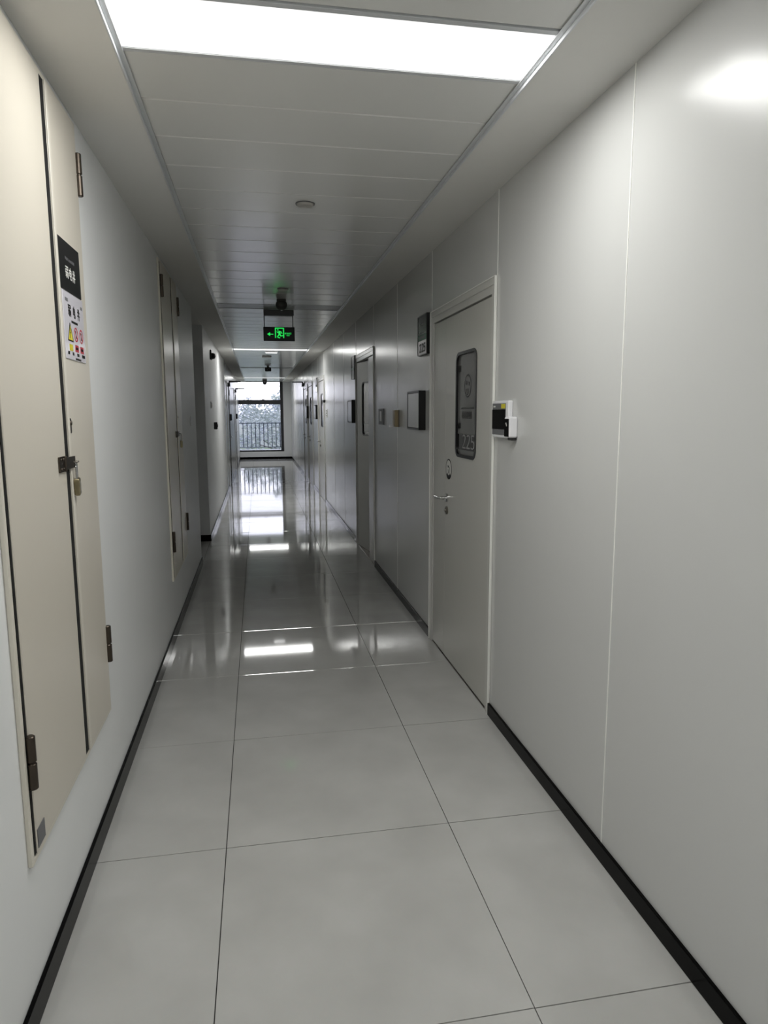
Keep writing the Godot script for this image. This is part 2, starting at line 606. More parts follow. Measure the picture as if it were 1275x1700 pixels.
func build_right_wall() -> void:
	var w := thing("wall_right", "gloss pale grey metal partition panels along the right of the corridor", "wall", Vector3.ZERO, 0, "", "structure")
	var stops := [ZBACK, 6.08, 4.93, 3.78, 2.63, 1.48, 0.33, -0.82, -1.97, -3.115, -4.32, -5.42, -6.525, -7.73, -8.88, -10.03, -11.47, -12.675, -13.95, -15.155, -15.42, -16.625, -17.75, -18.9, -20.05, -21.2, ZEND]
	for i in stops.size() - 1:
		var y0 := 0.0
		if DOORS.has(stops[i]):
			y0 = DOOR_H
		span("panel", Vector3(XR, y0, stops[i + 1] + 0.001), Vector3(XR + 0.05, 2.52, stops[i] - 0.001), M.wall_panel, w, 0.0012)
		if i > 0:
			var d: bool = DOORS.has(stops[i]) or DOORS.has(stops[i - 1])
			span("joint_seal", Vector3(XR - 0.0015, DOOR_H if d else 0.0, stops[i] - 0.0022), Vector3(XR + 0.02, CEIL, stops[i] + 0.0022), M.panel_joint, w, 0.0)
	span("backing", Vector3(XR + 0.16, -0.02, -6.40), Vector3(XR + 0.3, 2.62, ZBACK), M.dark_grey, w, 0.0)
	span("backing", Vector3(XR + 0.16, -0.02, ZEND), Vector3(XR + 0.3, 2.62, -7.85), M.dark_grey, w, 0.0)
	span("backing", Vector3(XR + 0.16, 2.3, -7.85), Vector3(XR + 0.3, 2.62, -6.40), M.dark_grey, w, 0.0)
	# the unlit room behind the door that stands ajar
	var r := thing("wall_room", "walls of the unlit room behind the door left ajar", "wall", Vector3.ZERO, 0, "", "structure")
	span("wall_section", Vector3(XR + 0.3, -0.02, -6.30), Vector3(XR + 2.4, 2.4, -6.15), M.off_white, r, 0.0)
	span("wall_section", Vector3(XR + 0.3, -0.02, -8.45), Vector3(XR + 2.4, 2.4, -8.30), M.off_white, r, 0.0)
	span("wall_section", Vector3(XR + 2.4, -0.02, -8.45), Vector3(XR + 2.55, 2.4, -6.15), M.off_white, r, 0.0)
	span("floor_slab", Vector3(XR + 0.15, -0.1, -8.45), Vector3(XR + 2.55, -0.012, -6.15), M.concrete, r, 0.0)
	span("ceiling_slab", Vector3(XR + 0.15, 2.4, -8.45), Vector3(XR + 2.55, 2.5, -6.15), M.off_white, r, 0.0)
	var b := thing("baseboard_right", "black skirting in lengths between the right-hand doors", "skirting", Vector3.ZERO, 0, "", "structure")
	var runs := [[ZBACK, -3.125], [-4.335, -6.52], [-7.73, -11.47], [-12.675, -13.95], [-15.155, -15.42], [-16.625, ZEND]]
	for q in runs:
		span("skirting_strip", Vector3(XR - 0.012, 0, q[1]), Vector3(XR, 0.062, q[0]), M.skirting, b, 0.0015)
	# back of the corridor, behind the camera
	var e := thing("wall_back", "plain wall closing the corridor behind the viewer", "wall", Vector3.ZERO, 0, "", "structure")
	span("wall_section", Vector3(-0.8, -0.02, ZBACK), Vector3(1.4, 2.62, ZBACK + 0.15), M.left_paint, e, 0.0)


const WX1 := 0.842    # right edge of the window frame
const WY0 := 0.245


func build_end() -> void:
	var w := thing("wall_end", "white wall round the tall window at the corridor end", "wall", Vector3.ZERO, 0, "", "structure")
	span("wall_section", Vector3(WX1, -0.02, ZEND - 0.2), Vector3(XR + 0.3, 2.66, ZEND), M.left_paint, w, 0.002)
	span("wall_section", Vector3(-0.8, -0.02, ZEND - 0.2), Vector3(WX1, WY0, ZEND), M.left_paint, w, 0.002)
	span("wall_section", Vector3(-0.8, 2.505, ZEND - 0.2), Vector3(WX1, 2.66, ZEND), M.left_paint, w, 0.002)
	var b := thing("baseboard_end", "black skirting under the end window", "skirting", Vector3.ZERO, 0, "", "structure")
	span("skirting_strip", Vector3(XL + 0.012, 0, ZEND), Vector3(XR - 0.012, 0.07, ZEND + 0.012), M.skirting, b, 0.0015)
	var win := thing("window_1", "dark framed window at the corridor end with railing and trees outside", "window", Vector3(0, 0, ZEND), 0, "", "structure")
	span("frame", Vector3(0.748, WY0, -0.07), Vector3(WX1, 2.505, 0.012), M.window_metal, win, 0.004)
	span("frame", Vector3(XL - 0.1, WY0, -0.07), Vector3(XL - 0.004, 2.505, 0.0), M.window_metal, win, 0.004)
	span("frame", Vector3(XL, WY0, -0.07), Vector3(0.748, WY0 + 0.045, 0.008), M.window_metal, win, 0.003)
	span("frame", Vector3(XL, 2.485, -0.07), Vector3(0.748, 2.505, 0.0), M.window_metal, win, 0.003)
	span("transom", Vector3(XL, 1.775, -0.07), Vector3(0.748, 1.918, 0.008), M.window_metal, win, 0.004)
	var hnd := span("latch", Vector3(0.16, 1.9185, -0.02), Vector3(0.25, 1.938, 0.0), M.window_metal, win, 0.002)
	relabel(hnd, "small dark window latch")
	span("pane", Vector3(XL, 1.918, -0.036), Vector3(0.748, 2.485, -0.030), M.glass_clear, win, 0.0)
	span("pane", Vector3(XL, WY0 + 0.045, -0.036), Vector3(0.748, 1.775, -0.030), M.glass_blue, win, 0.0)


func build_outside() -> void:
	var s := thing("balcony_slab", "pale concrete ledge outside the end window", "ledge", Vector3(0, 0, 0), 0, "", "structure")
	span("ledge", Vector3(-2.5, 0.10, ZEND - 0.62), Vector3(3.0, 0.285, ZEND - 0.2), M.concrete, s, 0.01)
	var r := thing("balcony_railing", "dark metal railing with thin upright bars outside the end window", "railing", Vector3(0, 0.285, ZEND - 0.32))
	span("top_rail", Vector3(-2.4, 0.865, -0.02), Vector3(2.9, 0.895, 0.02), M.railing_metal, r, 0.004)
	span("bottom_rail", Vector3(-2.4, 0.075, -0.015), Vector3(2.9, 0.10, 0.015), M.railing_metal, r, 0.003)
	var x := -2.35
	while x < 2.9:
		span("baluster", Vector3(x - 0.014, 0.10, -0.014), Vector3(x + 0.014, 0.865, 0.014), M.railing_metal, r, 0.002)
		x += 0.134
	for px in [-2.36, 2.86]:
		span("post", Vector3(px - 0.025, 0.0, -0.025), Vector3(px + 0.025, 0.89, 0.025), M.railing_metal, r, 0.003)
	var g := thing("ground", "grass ground below the window among the trees", "ground", Vector3(0, -4.2, -60), 0, "", "structure")
	span("lawn", Vector3(-60, -0.5, -60), Vector3(60, 0, 36), M.grass, g, 0.0)
	var spots := [
		[0.9, -33.0, 4.7, 2.3, 0, "leafy pale green tree seen through the middle of the end window"],
		[-4.3, -35.5, 5.2, 2.4, 1, "lighter leafy tree behind the left part of the end window"],
		[6.1, -35.0, 5.0, 2.4, 1, "light leafy tree standing to the right beyond the railing"],
		[1.4, -44.0, 5.4, 3.2, 2, "taller bluish leafy tree in the second row outside"],
	]
	for q in spots:
		tree(Vector3(q[0], -4.2, q[1]), q[2], q[3], q[4], q[5])


func tree(at: Vector3, h: float, r: float, kind: int, label: String) -> void:
	var t := thing("tree", label, "tree", at, 0, "")
	var st := start()
	var top := Vector3(rng.randf_range(-0.2, 0.2), h * 0.75, rng.randf_range(-0.2, 0.2))
	add_tube(st, [Vector3.ZERO, top * 0.45 + Vector3(0.05, 0, 0), top], 0.09, 10)
	for k in 7:
		var a := TAU * k / 7.0 + rng.randf() * 0.5
		var p0 := top * rng.randf_range(0.4, 0.85)
		add_rod(st, p0, p0 + Vector3(cos(a) * r * 0.6, rng.randf_range(0.5, 1.4), sin(a) * r * 0.6), 0.035, 7)
	part("trunk", st.commit(), M.bark, t)
	st = start()
	var blobs := []
	for k in 26:
		var d := Vector3(rng.randfn(), rng.randfn(), rng.randfn()).normalized() * pow(rng.randf(), 0.4)
		blobs.append([Vector3(0, h, 0) + d * Vector3(r, r * 0.75, r), rng.randf_range(0.35, 0.8)])
	for k in 3600:
		var bl: Array = blobs[rng.randi() % blobs.size()]
		var d := Vector3(rng.randfn(), rng.randfn(), rng.randfn()).normalized()
		var p: Vector3 = bl[0] + d * bl[1] * pow(rng.randf(), 0.33)
		var u := Vector3(rng.randfn(), rng.randfn() * 0.5 - 0.3, rng.randfn()).normalized() * rng.randf_range(0.06, 0.12)
		var v := u.cross(Vector3(rng.randfn(), rng.randfn(), rng.randfn())).normalized() * u.length() * 0.5
		var n := u.cross(v).normalized()
		quad(st, p - u, p - v, p + u, p + v, n)
	var c := part("crown", st.commit(), M["leaf%d" % kind], t)
	c.set_meta("kind", "stuff")


# ---------------------------------------------------------------- lamps
func build_lamps() -> void:
	var info := {
		0: "lit flush ceiling panel lamp nearest the viewer, across the ceiling strips",
		16: "unlit grey ceiling panel lamp just before the green exit sign",
		31: "lit ceiling panel lamp just beyond the green exit sign",
		46: "unlit ceiling panel lamp beside the small black ceiling box far down the corridor",
		61: "lit ceiling panel lamp farthest away, close to the end window",
		-8: "lit ceiling panel lamp just behind the viewer",
	}
	var on := lamp_modules()
	for n in on:
		var zc: float = STRIP0 - MOD * (n + 0.5)
		var l := thing("ceiling_lamp", info[n], "ceiling lamp", Vector3(0.2420, STRIP_Y, zc), 0, "ceiling panel lamps")
		var hx := 0.584
		var hz := MOD / 2 - 0.001
		span("frame", Vector3(-hx, -0.003, hz - 0.020), Vector3(hx, 0.012, hz), M.trim_metal, l, 0.001)
		span("frame", Vector3(-hx, -0.003, -hz), Vector3(hx, 0.012, -hz + 0.020), M.trim_metal, l, 0.001)
		span("frame", Vector3(-hx, -0.003, -hz + 0.020), Vector3(-hx + 0.005, 0.012, hz - 0.020), M.trim_metal, l, 0.001)
		span("frame", Vector3(hx - 0.005, -0.003, -hz + 0.020), Vector3(hx, 0.012, hz - 0.020), M.trim_metal, l, 0.001)
		var lit: bool = on[n]
		span("lamp_diffuser", Vector3(-hx + 0.005, 0.0, -hz + 0.020), Vector3(hx - 0.005, 0.010, hz - 0.020), M.lamp_on if lit else M.lamp_off, l, 0.0)
		if lit:
			var a := AreaLight3D.new()
			a.name = "lamp_light"
			a.area_size = Vector2(2 * hx - 0.03, 2 * hz - 0.044)
			a.light_energy = LAMP_L * a.area_size.x * a.area_size.y / PI
			a.light_color = Color(1.0, 1.0, 0.988)
			a.area_range = 30.0
			a.area_attenuation = 2.0
			a.shadow_enabled = true
			a.rotation.x = -PI / 2
			a.position.y = -0.002
			l.add_child(a, true)


# ---------------------------------------------------------------- closets on the left
func hinge(called: String, leaf: Node3D, at: Vector3, h: float, m: Material) -> void:
	var st := start()
	add_rod(st, at + Vector3(0, -h / 2, 0.004), at + Vector3(0, -0.0015, 0.004), 0.0115, 16)
	add_rod(st, at + Vector3(0, 0.0015, 0.004), at + Vector3(0, h / 2, 0.004), 0.0115, 16)
	add_rod(st, at + Vector3(0, -h / 2 + 0.002, 0.004), at + Vector3(0, h / 2 - 0.002, 0.004), 0.008, 10)
	part(called, st.commit(), m, leaf)


func closet(z: float, label: String, signs: bool) -> Node3D:
	var c := thing("closet_door", label, "closet door", Vector3(XL, 0, z), PI / 2, "double closet doors on the left wall")
	var y0 := 0.392
	var y1 := 2.462
	# frame lip
	var st := start()
	add_box(st, Vector3(0.008, (y0 + y1) / 2, 0.006), Vector3(0.016, y1 - y0, 0.012), 0.002)
	add_box(st, Vector3(0.925, (y0 + y1) / 2, 0.006), Vector3(0.016, y1 - y0, 0.012), 0.002)
	add_box(st, Vector3(0.4665, y0 + 0.008, 0.006), Vector3(0.901, 0.016, 0.0116), 0.002)
	add_box(st, Vector3(0.4665, y1 - 0.008, 0.006), Vector3(0.901, 0.016, 0.0116), 0.002)
	part("frame", st.commit(), M.cream_edge, c)
	span("recess_backing", Vector3(0.012, y0 + 0.01, 0.0002), Vector3(0.92, y1 - 0.01, 0.002), M.void_black, c, 0.0)
	# wide near leaf, narrow far leaf with an edge strip beside the gap
	var a := span("door_leaf", Vector3(0.030, y0 + 0.019, 0.002), Vector3(0.531, y1 - 0.019, 0.016), M.cream, c, 0.002)
	var b := span("door_leaf", Vector3(0.568, y0 + 0.019, 0.002), Vector3(0.914, y1 - 0.019, 0.016), M.cream, c, 0.002)
	span("gap_seal", Vector3(0.5315, y0 + 0.024, 0.002), Vector3(0.5675, y1 - 0.022, 0.0155), M.void_black, c, 0.0)
	span("gap_seal", Vector3(0.0165, y0 + 0.022, 0.002), Vector3(0.0295, y1 - 0.022, 0.0130), M.void_black, c, 0.0)
	var ao := -a.position
	var bo := -b.position
	part("edge_strip", box(0.022, y1 - y0 - 0.04, 0.005, 0.0012), M.cream_edge, b, bo + Vector3(0.5805, (y0 + y1) / 2, 0.018))
	for y in [0.655, 2.295]:
		hinge("hinge", a, ao + Vector3(0.026, y, 0.016), 0.138, M.steel_dark)
		hinge("hinge", b, bo + Vector3(0.917, y, 0.016), 0.138, M.steel_dark)
	# key lock plate
	st = start()
	add_plate(st, rounded(0.018, 0.046, 0.008), PackedVector2Array(), 0.0, 0.003)
	add_lathe(st, [Vector2(0.0075, 0.003), Vector2(0.0065, 0.006), Vector2(0, 0.006)], 16, Basis(Vector3.RIGHT, PI / 2), Vector3(0, 0.008, 0))
	var kl := part("key_lock", st.commit(), M.steel_dark, b, bo + Vector3(0.605, 1.463, 0.016))
	relabel(kl, "small dark metal key lock")
	# hasp: hinged plate on the wide leaf, strap over the gap, staple on the narrow leaf
	st = start()
	add_box(st, Vector3(0.475, 1.352, 0.019), Vector3(0.056, 0.046, 0.005), 0.001)
	add_rod(st, Vector3(0.503, 1.329, 0.021), Vector3(0.503, 1.375, 0.021), 0.0055, 12)
	for q in [[0.462, 1.338], [0.462, 1.366], [0.486, 1.338], [0.486, 1.366]]:
		add_lathe(st, [Vector2(0.004, 0), Vector2(0.003, 0.002), Vector2(0, 0.0025)], 10, Basis(Vector3.RIGHT, PI / 2), Vector3(q[0], q[1], 0.0215))
	add_box(st, Vector3(0.555, 1.352, 0.0235), Vector3(0.10, 0.036, 0.004), 0.001)
	var hp := part("hasp", st.commit(), M.steel_dark, a, ao)
	relabel(hp, "dark metal hasp across the gap")
	st = start()
	add_tube(st, [Vector3(0.588, 1.352, 0.017), Vector3(0.588, 1.352, 0.028), Vector3(0.593, 1.352, 0.033), Vector3(0.607, 1.352, 0.033), Vector3(0.612, 1.352, 0.028), Vector3(0.612, 1.352, 0.017)], 0.003, 10)
	part("staple", st.commit(), M.steel, b, bo)
	if signs:
		var vt := part("vent_plate", box(0.056, 0.05, 0.002, 0.0005), M.ink_grey, a, ao + Vector3(0.062, 0.447, 0.017))
		relabel(vt, "small grey plate in the bottom corner")
		var sp := part("name_plate", box(0.250, 0.153, 0.003, 0.0008), M.black_sign, b, bo + Vector3(0.722, 1.953, 0.0175))
		relabel(sp, "black name plate with white characters")
		st = start()
		var gl := [char_weak(), char_electric(), char_well()]
		for k in 3:
			add_glyph(st, gl[k], V(0.722 - 0.057 + 0.041 * k, 1.917), V(0.033, 0.037), 0.0032, 0.0006)
		part("lettering", st.commit(), M.ink_white, sp, -sp.position + bo + Vector3(0, 0, 0.019))
		part("lettering", lettering("Weak Current Well", 0.0095), M.ink_grey, sp, Vector3(0, 0.024, 0.0018))
		var nt := part("notice", box(0.248, 0.206, 0.003, 0.0008), M.notice_white, b, bo + Vector3(0.734, 1.772, 0.0175))
		relabel(nt, "white notice with yellow and red warning symbols")
		add_notice(nt)
	return c


func add_notice(nt: Node3D) -> void:
	var z := 0.0016
	var st := start()
	var gl := [char_weak(), char_electric(), char_well()]
	for k in 3:
		add_glyph(st, gl[k], V(-0.068 + 0.055 * k, 0.030), V(0.030, 0.036), 0.0046, 0.0005)
	# captions and footer marks
	for k in 9:
		add_stroke(st, V(-0.036 + 0.0085 * k, 0.016), V(-0.0315 + 0.0085 * k, 0.016), 0.007, 0.0005)
	for q in [[-0.098, 0.014], [-0.045, 0.012], [0.012, 0.018], [0.075, 0.03]]:
		add_stroke(st, V(q[0], -0.084), V(q[0] + q[1], -0.084), 0.010, 0.0005)
	add_stroke(st, V(-0.012, -0.098), V(0.052, -0.098), 0.006, 0.0005)
	part("black_print", st.commit(), M.ink_black, nt, Vector3(0, 0, z))
	st = start()
	add_stroke(st, V(-0.095, 0.078), V(-0.068, 0.078), 0.010, 0.0005)
	add_stroke(st, V(0.092, 0.074), V(0.104, 0.074), 0.010, 0.0005)
	part("grey_print", st.commit(), M.ink_grey, nt, Vector3(0, 0, z))
	# warning triangle
	st = start()
	var tr := PackedVector2Array([V(-0.030, -0.045), V(-0.060, 0.008), V(-0.090, -0.045)])
	add_plate(st, tr, PackedVector2Array(), 0.0, 0.0004)
	part("warning_triangle", st.commit(), M.ink_yellow, nt, Vector3(0, 0, z))
	st = start()
	for k in 3:
		add_stroke(st, tr[k], tr[(k + 1) % 3], 0.004, 0.0007)
	add_glyph(st, [[V(.62, 1), V(.32, .52), V(.66, .55), V(.36, 0)]], V(-0.069, -0.037), V(0.018, 0.03), 0.003, 0.0007)
	part("warning_outline", st.commit(), M.ink_black, nt, Vector3(0, 0, z))
	st = start()
	add_box(st, Vector3(-0.060, -0.066, 0.0002), Vector3(0.040, 0.020, 0.0004), 0.0)
	part("yellow_caption", st.commit(), M.ink_yellow, nt, Vector3(0, 0, z))
	st = start()
	for x in [0.010, 0.076]:
		add_ring(st, V(x, -0.020), 0.023, 0.0045, 0.0005)
		add_stroke(st, V(x - 0.014, -0.006), V(x + 0.014, -0.034), 0.004, 0.0005)
		add_box(st, Vector3(x, -0.064, 0.0002), Vector3(0.042, 0.022, 0.0004), 0.0)
	part("red_print", st.commit(), M.ink_red, nt, Vector3(0, 0, z))
	st = start()
	for x in [0.010, 0.076]:
		add_disc(st, V(x, -0.012), 0.0045, 0.0003, 12)
		add_stroke(st, V(x, -0.018), V(x, -0.030), 0.008, 0.0003)
		for k in 3:
			add_stroke(st, V(x - 0.013 + 0.010 * k, -0.064), V(x - 0.008 + 0.010 * k, -0.064), 0.008, 0.0006)
	part("symbol_print", st.commit(), M.ink_black, nt, Vector3(0, 0, z))


func padlock(at: Vector3, turn: float, tilt: float, label: String) -> void:
	var p := thing("padlock", label, "padlock", at, turn, "padlocks on the closet doors")
	var st := start()
	var r := 0.011
	var pts := [Vector3(-r, -0.050, 0), Vector3(-r, -0.010, 0)]
	for k in 9:
		var a := PI - PI * k / 8.0
		pts.append(Vector3(cos(a) * r, -0.010 + sin(a) * r, 0))
	pts.append(Vector3(r, -0.050, 0))
	add_tube(st, pts, 0.003, 10)
	part("shackle", st.commit(), M.chrome, p)
	st = start()
	add_box(st, Vector3(0, -0.076, 0), Vector3(0.036, 0.054, 0.017), 0.004)
	var body := part("lock_body", st.commit(), M.brass, p)
	st = start()
	add_lathe(st, [Vector2(0.006, 0), Vector2(0.006, -0.0015), Vector2(0.0, -0.0015)], 14, Basis.IDENTITY, Vector3(0, -0.103, 0))
	part("key_cylinder", st.commit(), M.steel_dark, body)
	p.rotation = Vector3(0, turn, 0)
	p.rotate_object_local(Vector3.BACK, tilt)


func build_closets() -> void:
	closet(-1.68, "near cream double closet door with black name plate and white warning notice", true)
	closet(-4.63, "far cream double closet door just before the dark side passage", false)
	padlock(Vector3(XL + 0.029, 1.350, -1.68 - 0.592), PI / 2 + 0.12, 0.10, "metal padlock hanging from the hasp of the near closet door")
	padlock(Vector3(XL + 0.036, 1.352, -4.63 - 0.604), PI / 2 + 0.12, 0.26, "padlock hanging askew on the far closet door by the side passage")


# ---------------------------------------------------------------- doors on the right
func lever(leaf: Node3D, at: Vector3, dir: float) -> void:
	var st := start()
	add_lathe(st, [Vector2(0.0, 0), Vector2(0.026, 0), Vector2(0.026, 0.006), Vector2(0.022, 0.009), Vector2(0.010, 0.010), Vector2(0.010, 0.048), Vector2(0, 0.050)], 24, Basis(Vector3.RIGHT, PI / 2), at)
	add_tube(st, [at + Vector3(0, 0, 0.044), at + Vector3(0.02 * dir, 0, 0.048), at + Vector3(0.10 * dir, -0.002, 0.048), at + Vector3(0.125 * dir, -0.004, 0.044)], 0.0095, 14)
	part("door_handle", st.commit(), M.chrome, leaf)
	st = start()
	var c := at + Vector3(0, -0.075, 0)
	add_lathe(st, [Vector2(0.024, 0), Vector2(0.024, 0.006), Vector2(0.021, 0.009), Vector2(0.0, 0.009)], 24, Basis(Vector3.RIGHT, PI / 2), c)
	add_lathe(st, [Vector2(0.009, 0.009), Vector2(0.009, 0.016), Vector2(0.0, 0.016)], 16, Basis(Vector3.RIGHT, PI / 2), c)
	part("key_lock", st.commit(), M.steel, leaf)


# near edge at local x = 0, far edge at -DOOR_W; ajar turns the wide leaf into the room
func lab_door(n: int, z: float, label: String, detail: int, ajar := 0.0, narrow_first := false) -> void:
	var d := thing("door_%d" % n, label, "door", Vector3(XR, 0, z), -PI / 2, "", "structure")
	var w := DOOR_W
	var h := DOOR_H
	var st := start()
	# two-step frame: outer flange and inner rebate, on three sides
	for q in [[0.0, 0.030, 0.010], [0.030, 0.062, 0.005]]:
		var a: float = q[0]
		var b: float = q[1]
		var t: float = q[2]
		add_box(st, Vector3(-(a + b) / 2, h / 2 - a / 2, t / 2 - 0.02), Vector3(b - a, h - a, t + 0.04), 0.0015)
		add_box(st, Vector3(-w + (a + b) / 2, h / 2 - a / 2, t / 2 - 0.02), Vector3(b - a, h - a, t + 0.04), 0.0015)
		add_box(st, Vector3(-w / 2, h - (a + b) / 2 * 1.15, t / 2 - 0.02), Vector3(w - 2 * b, (b - a) * 1.2, t + 0.0394), 0.0015)
	part("frame", st.commit(), M.door_frame, d)
	st = start()
	add_box(st, Vector3(-0.001, h / 2, 0.008), Vector3(0.006, h, 0.012), 0.001)
	add_box(st, Vector3(-w + 0.001, h / 2, 0.008), Vector3(0.006, h, 0.012), 0.001)
	add_box(st, Vector3(-w / 2, h - 0.001, 0.008), Vector3(w - 0.008, 0.006, 0.0116), 0.001)
	part("edge_bead", st.commit(), M.edge_bead, d)
	span("threshold", Vector3(-w + 0.03, -0.001, -0.05), Vector3(-0.03, 0.006, 0.004), M.steel, d, 0.001)
	if ajar == 0.0:
		span("door_stop", Vector3(-w + 0.03, 0.0, -0.10), Vector3(-0.03, h - 0.03, -0.06), M.void_black, d, 0.0)
	var split := -0.866
	var wide := [-0.064, split + 0.0015]
	var thin := [split - 0.0015, -w + 0.064]
	if narrow_first:
		thin = [-0.064, -0.352]
		wide = [-0.355, -w + 0.064]
	var top := h - 0.082
	# wide leaf, hinged on the side away from the narrow leaf
	var hx: float = wide[0] if not narrow_first else wide[1]
	var sgn := -1.0 if not narrow_first else 1.0
	var lw: float = wide[0] - wide[1]
	var piv := Node3D.new()
	var leaf := MeshInstance3D.new()
	piv.free()
	# leaf coordinates: origin at the hinge edge, floor level
	var cx: float = (wide[0] + wide[1]) / 2 - hx
	var wx: float = (-0.465 - hx) if not narrow_first else (wide[0] - 0.40 - hx)
	var hole := rounded(0.375, 0.572, 0.055, V(wx, 1.538))
	st = start()
	add_plate(st, rect(cx - lw / 2, 0.010, cx + lw / 2, top), hole, -0.042, 0.0)
	leaf.mesh = st.commit()
	leaf.material_override = M.door_paint
	leaf.name = "door_leaf"
	d.add_child(leaf, true)
	leaf.position = Vector3(hx, 0, 0.001)
	leaf.rotation.y = ajar * sgn
	part("window_frame", plate(rounded(0.375, 0.572, 0.055, V(wx, 1.538)), rounded(0.343, 0.540, 0.042, V(wx, 1.538)), -0.040, 0.003), M.black_plastic, leaf)
	part("pane", plate(rounded(0.345, 0.542, 0.042, V(wx, 1.538)), PackedVector2Array(), -0.014, -0.008), M.film_grey, leaf)
	part("pane_print", plate(rounded(0.345, 0.535, 0.042, V(wx, 1.538)), rect(wx - 0.165, 1.42, wx + 0.165, 1.795), -0.008, -0.0075), M.film_dark, leaf) if detail == 99 else null
	if detail >= 1:
		# dark number band across the lower part of the pane
		part("number_band", box(0.338, 0.085, 0.001, 0.0), M.film_dark, leaf, Vector3(wx, 1.338, -0.0072))
	if detail >= 2:
		var num := part("number_print", lettering("225", 0.085), M.ink_pale, leaf, Vector3(wx + 0.035, 1.338, -0.0065))
		num.scale = Vector3(1.15, 0.85, 1)
		# round emblem, ruled line and characters on the pane
		st = start()
		add_ring(st, V(wx + 0.01, 1.638), 0.060, 0.006, 0.0006, 36)
		add_disc(st, V(wx - 0.012, 1.655), 0.011, 0.0006, 14)
		add_disc(st, V(wx + 0.030, 1.648), 0.011, 0.0006, 14)
		add_glyph(st, [[V(0, 1), V(0, 0), V(.8, 0), V(.8, 1)]], V(wx - 0.008, 1.592), V(0.03, 0.03), 0.005, 0.0006)
		add_stroke(st, V(wx - 0.105, 1.520), V(wx + 0.125, 1.520), 0.008, 0.0006)
		for k in 5:
			add_glyph(st, [[V(0, 1), V(1, 1), V(1, 0), V(0, 0), V(0, 1)], [V(0, .5), V(1, .5)], [V(.5, 1), V(.5, 0)]], V(wx - 0.088 + 0.036 * k, 1.468), V(0.026, 0.032), 0.0045, 0.0006)
		part("pane_print", st.commit(), M.film_dark, leaf, Vector3(0, 0, -0.0075))
		st = start()
		add_box(st, Vector3(wx - 0.138, 1.735, 0), Vector3(0.044, 0.035, 0.001), 0.0)
		add_box(st, Vector3(wx - 0.140, 1.425, 0), Vector3(0.050, 0.030, 0.001), 0.0)
		part("dark_sticker", st.commit(), M.ink_black, leaf, Vector3(0, 0, -0.0072))
		# round sticker above the lever
		st = start()
		add_disc(st, V(0, 0), 0.058, 0.0008, 36)
		var sk := part("round_sticker", st.commit(), M.ink_white, leaf, Vector3(-0.785 - hx, 1.168, 0.0))
		relabel(sk, "round pale sticker with a dark ring")
		st = start()
		add_ring(st, V(0, 0), 0.060, 0.006, 0.0012, 36)
		add_disc(st, V(-0.012, 0.016), 0.008, 0.0012, 12)
		add_glyph(st, [[V(.2, 1), V(.8, .8), V(.7, 0)], [V(0, .5), V(.3, 0)]], V(-0.012, -0.022), V(0.036, 0.038), 0.006, 0.0012)
		for k in 7:
			var a := -PI / 2 - 0.75 + 0.25 * k
			add_stroke(st, V(cos(a), sin(a)) * 0.040, V(cos(a), sin(a)) * 0.054, 0.014, 0.0012)
		part("sticker_print", st.commit(), M.ink_black, sk)
	lever(leaf, Vector3((-0.815 - hx) if not narrow_first else (wide[0] - 0.045 - hx), 0.995, 0.0), -1.0 if not narrow_first else 1.0)
	span("narrow_leaf", Vector3(thin[1], 0.010, -0.041), Vector3(thin[0], top, 0.001), M.door_paint, d, 0.0012)


func build_doors() -> void:
	lab_door(1, DOORS[0], "near grey door with dark framed pane numbered 225", 2)
	lab_door(2, DOORS[1], "second grey door on the right, standing slightly ajar", 1, 0.12, true)
	lab_door(3, DOORS[2], "third door along the right wall, after the long run of bare panels", 1)
	lab_door(4, DOORS[3], "fourth door along the right wall, second from the end window", 1)
	lab_door(5, DOORS[4], "last door on the right wall before the end window", 1)
	for k in 2:
		var z: float = [-14.05, -18.45][k]
		var d := thing("door_%d" % (6 + k), ["nearer of the two doors at the far end of the left wall", "farther left-hand door, closest to the end window"][k], "door", Vector3(XL, 0, z), PI / 2, "", "structure")
		var st := start()
		add_box(st, Vector3(0.025, 1.05, -0.01), Vector3(0.05, 2.10, 0.04), 0.002)
		add_box(st, Vector3(1.075, 1.05, -0.01), Vector3(0.05, 2.10, 0.04), 0.002)
		add_box(st, Vector3(0.55, 2.075, -0.01), Vector3(1.0, 0.05, 0.04), 0.002)
		part("frame", st.commit(), M.door_frame, d)
		var leaf := span("door_leaf", Vector3(0.052, 0.01, -0.04), Vector3(1.048, 2.048, 0.002), M.wall_panel, d, 0.002)
		span("edge_seal", Vector3(1.050, 0.0, -0.02), Vector3(1.078, 2.06, 0.016), M.black_plastic, d, 0.002)
		lever(leaf, Vector3(0.40, 1.0 - leaf.position.y, 0.021), -1.0)
		span("gap_shadow", Vector3(0.04, 0.0, -0.055), Vector3(1.06, 2.06, -0.045), M.void_black, d, 0.0)


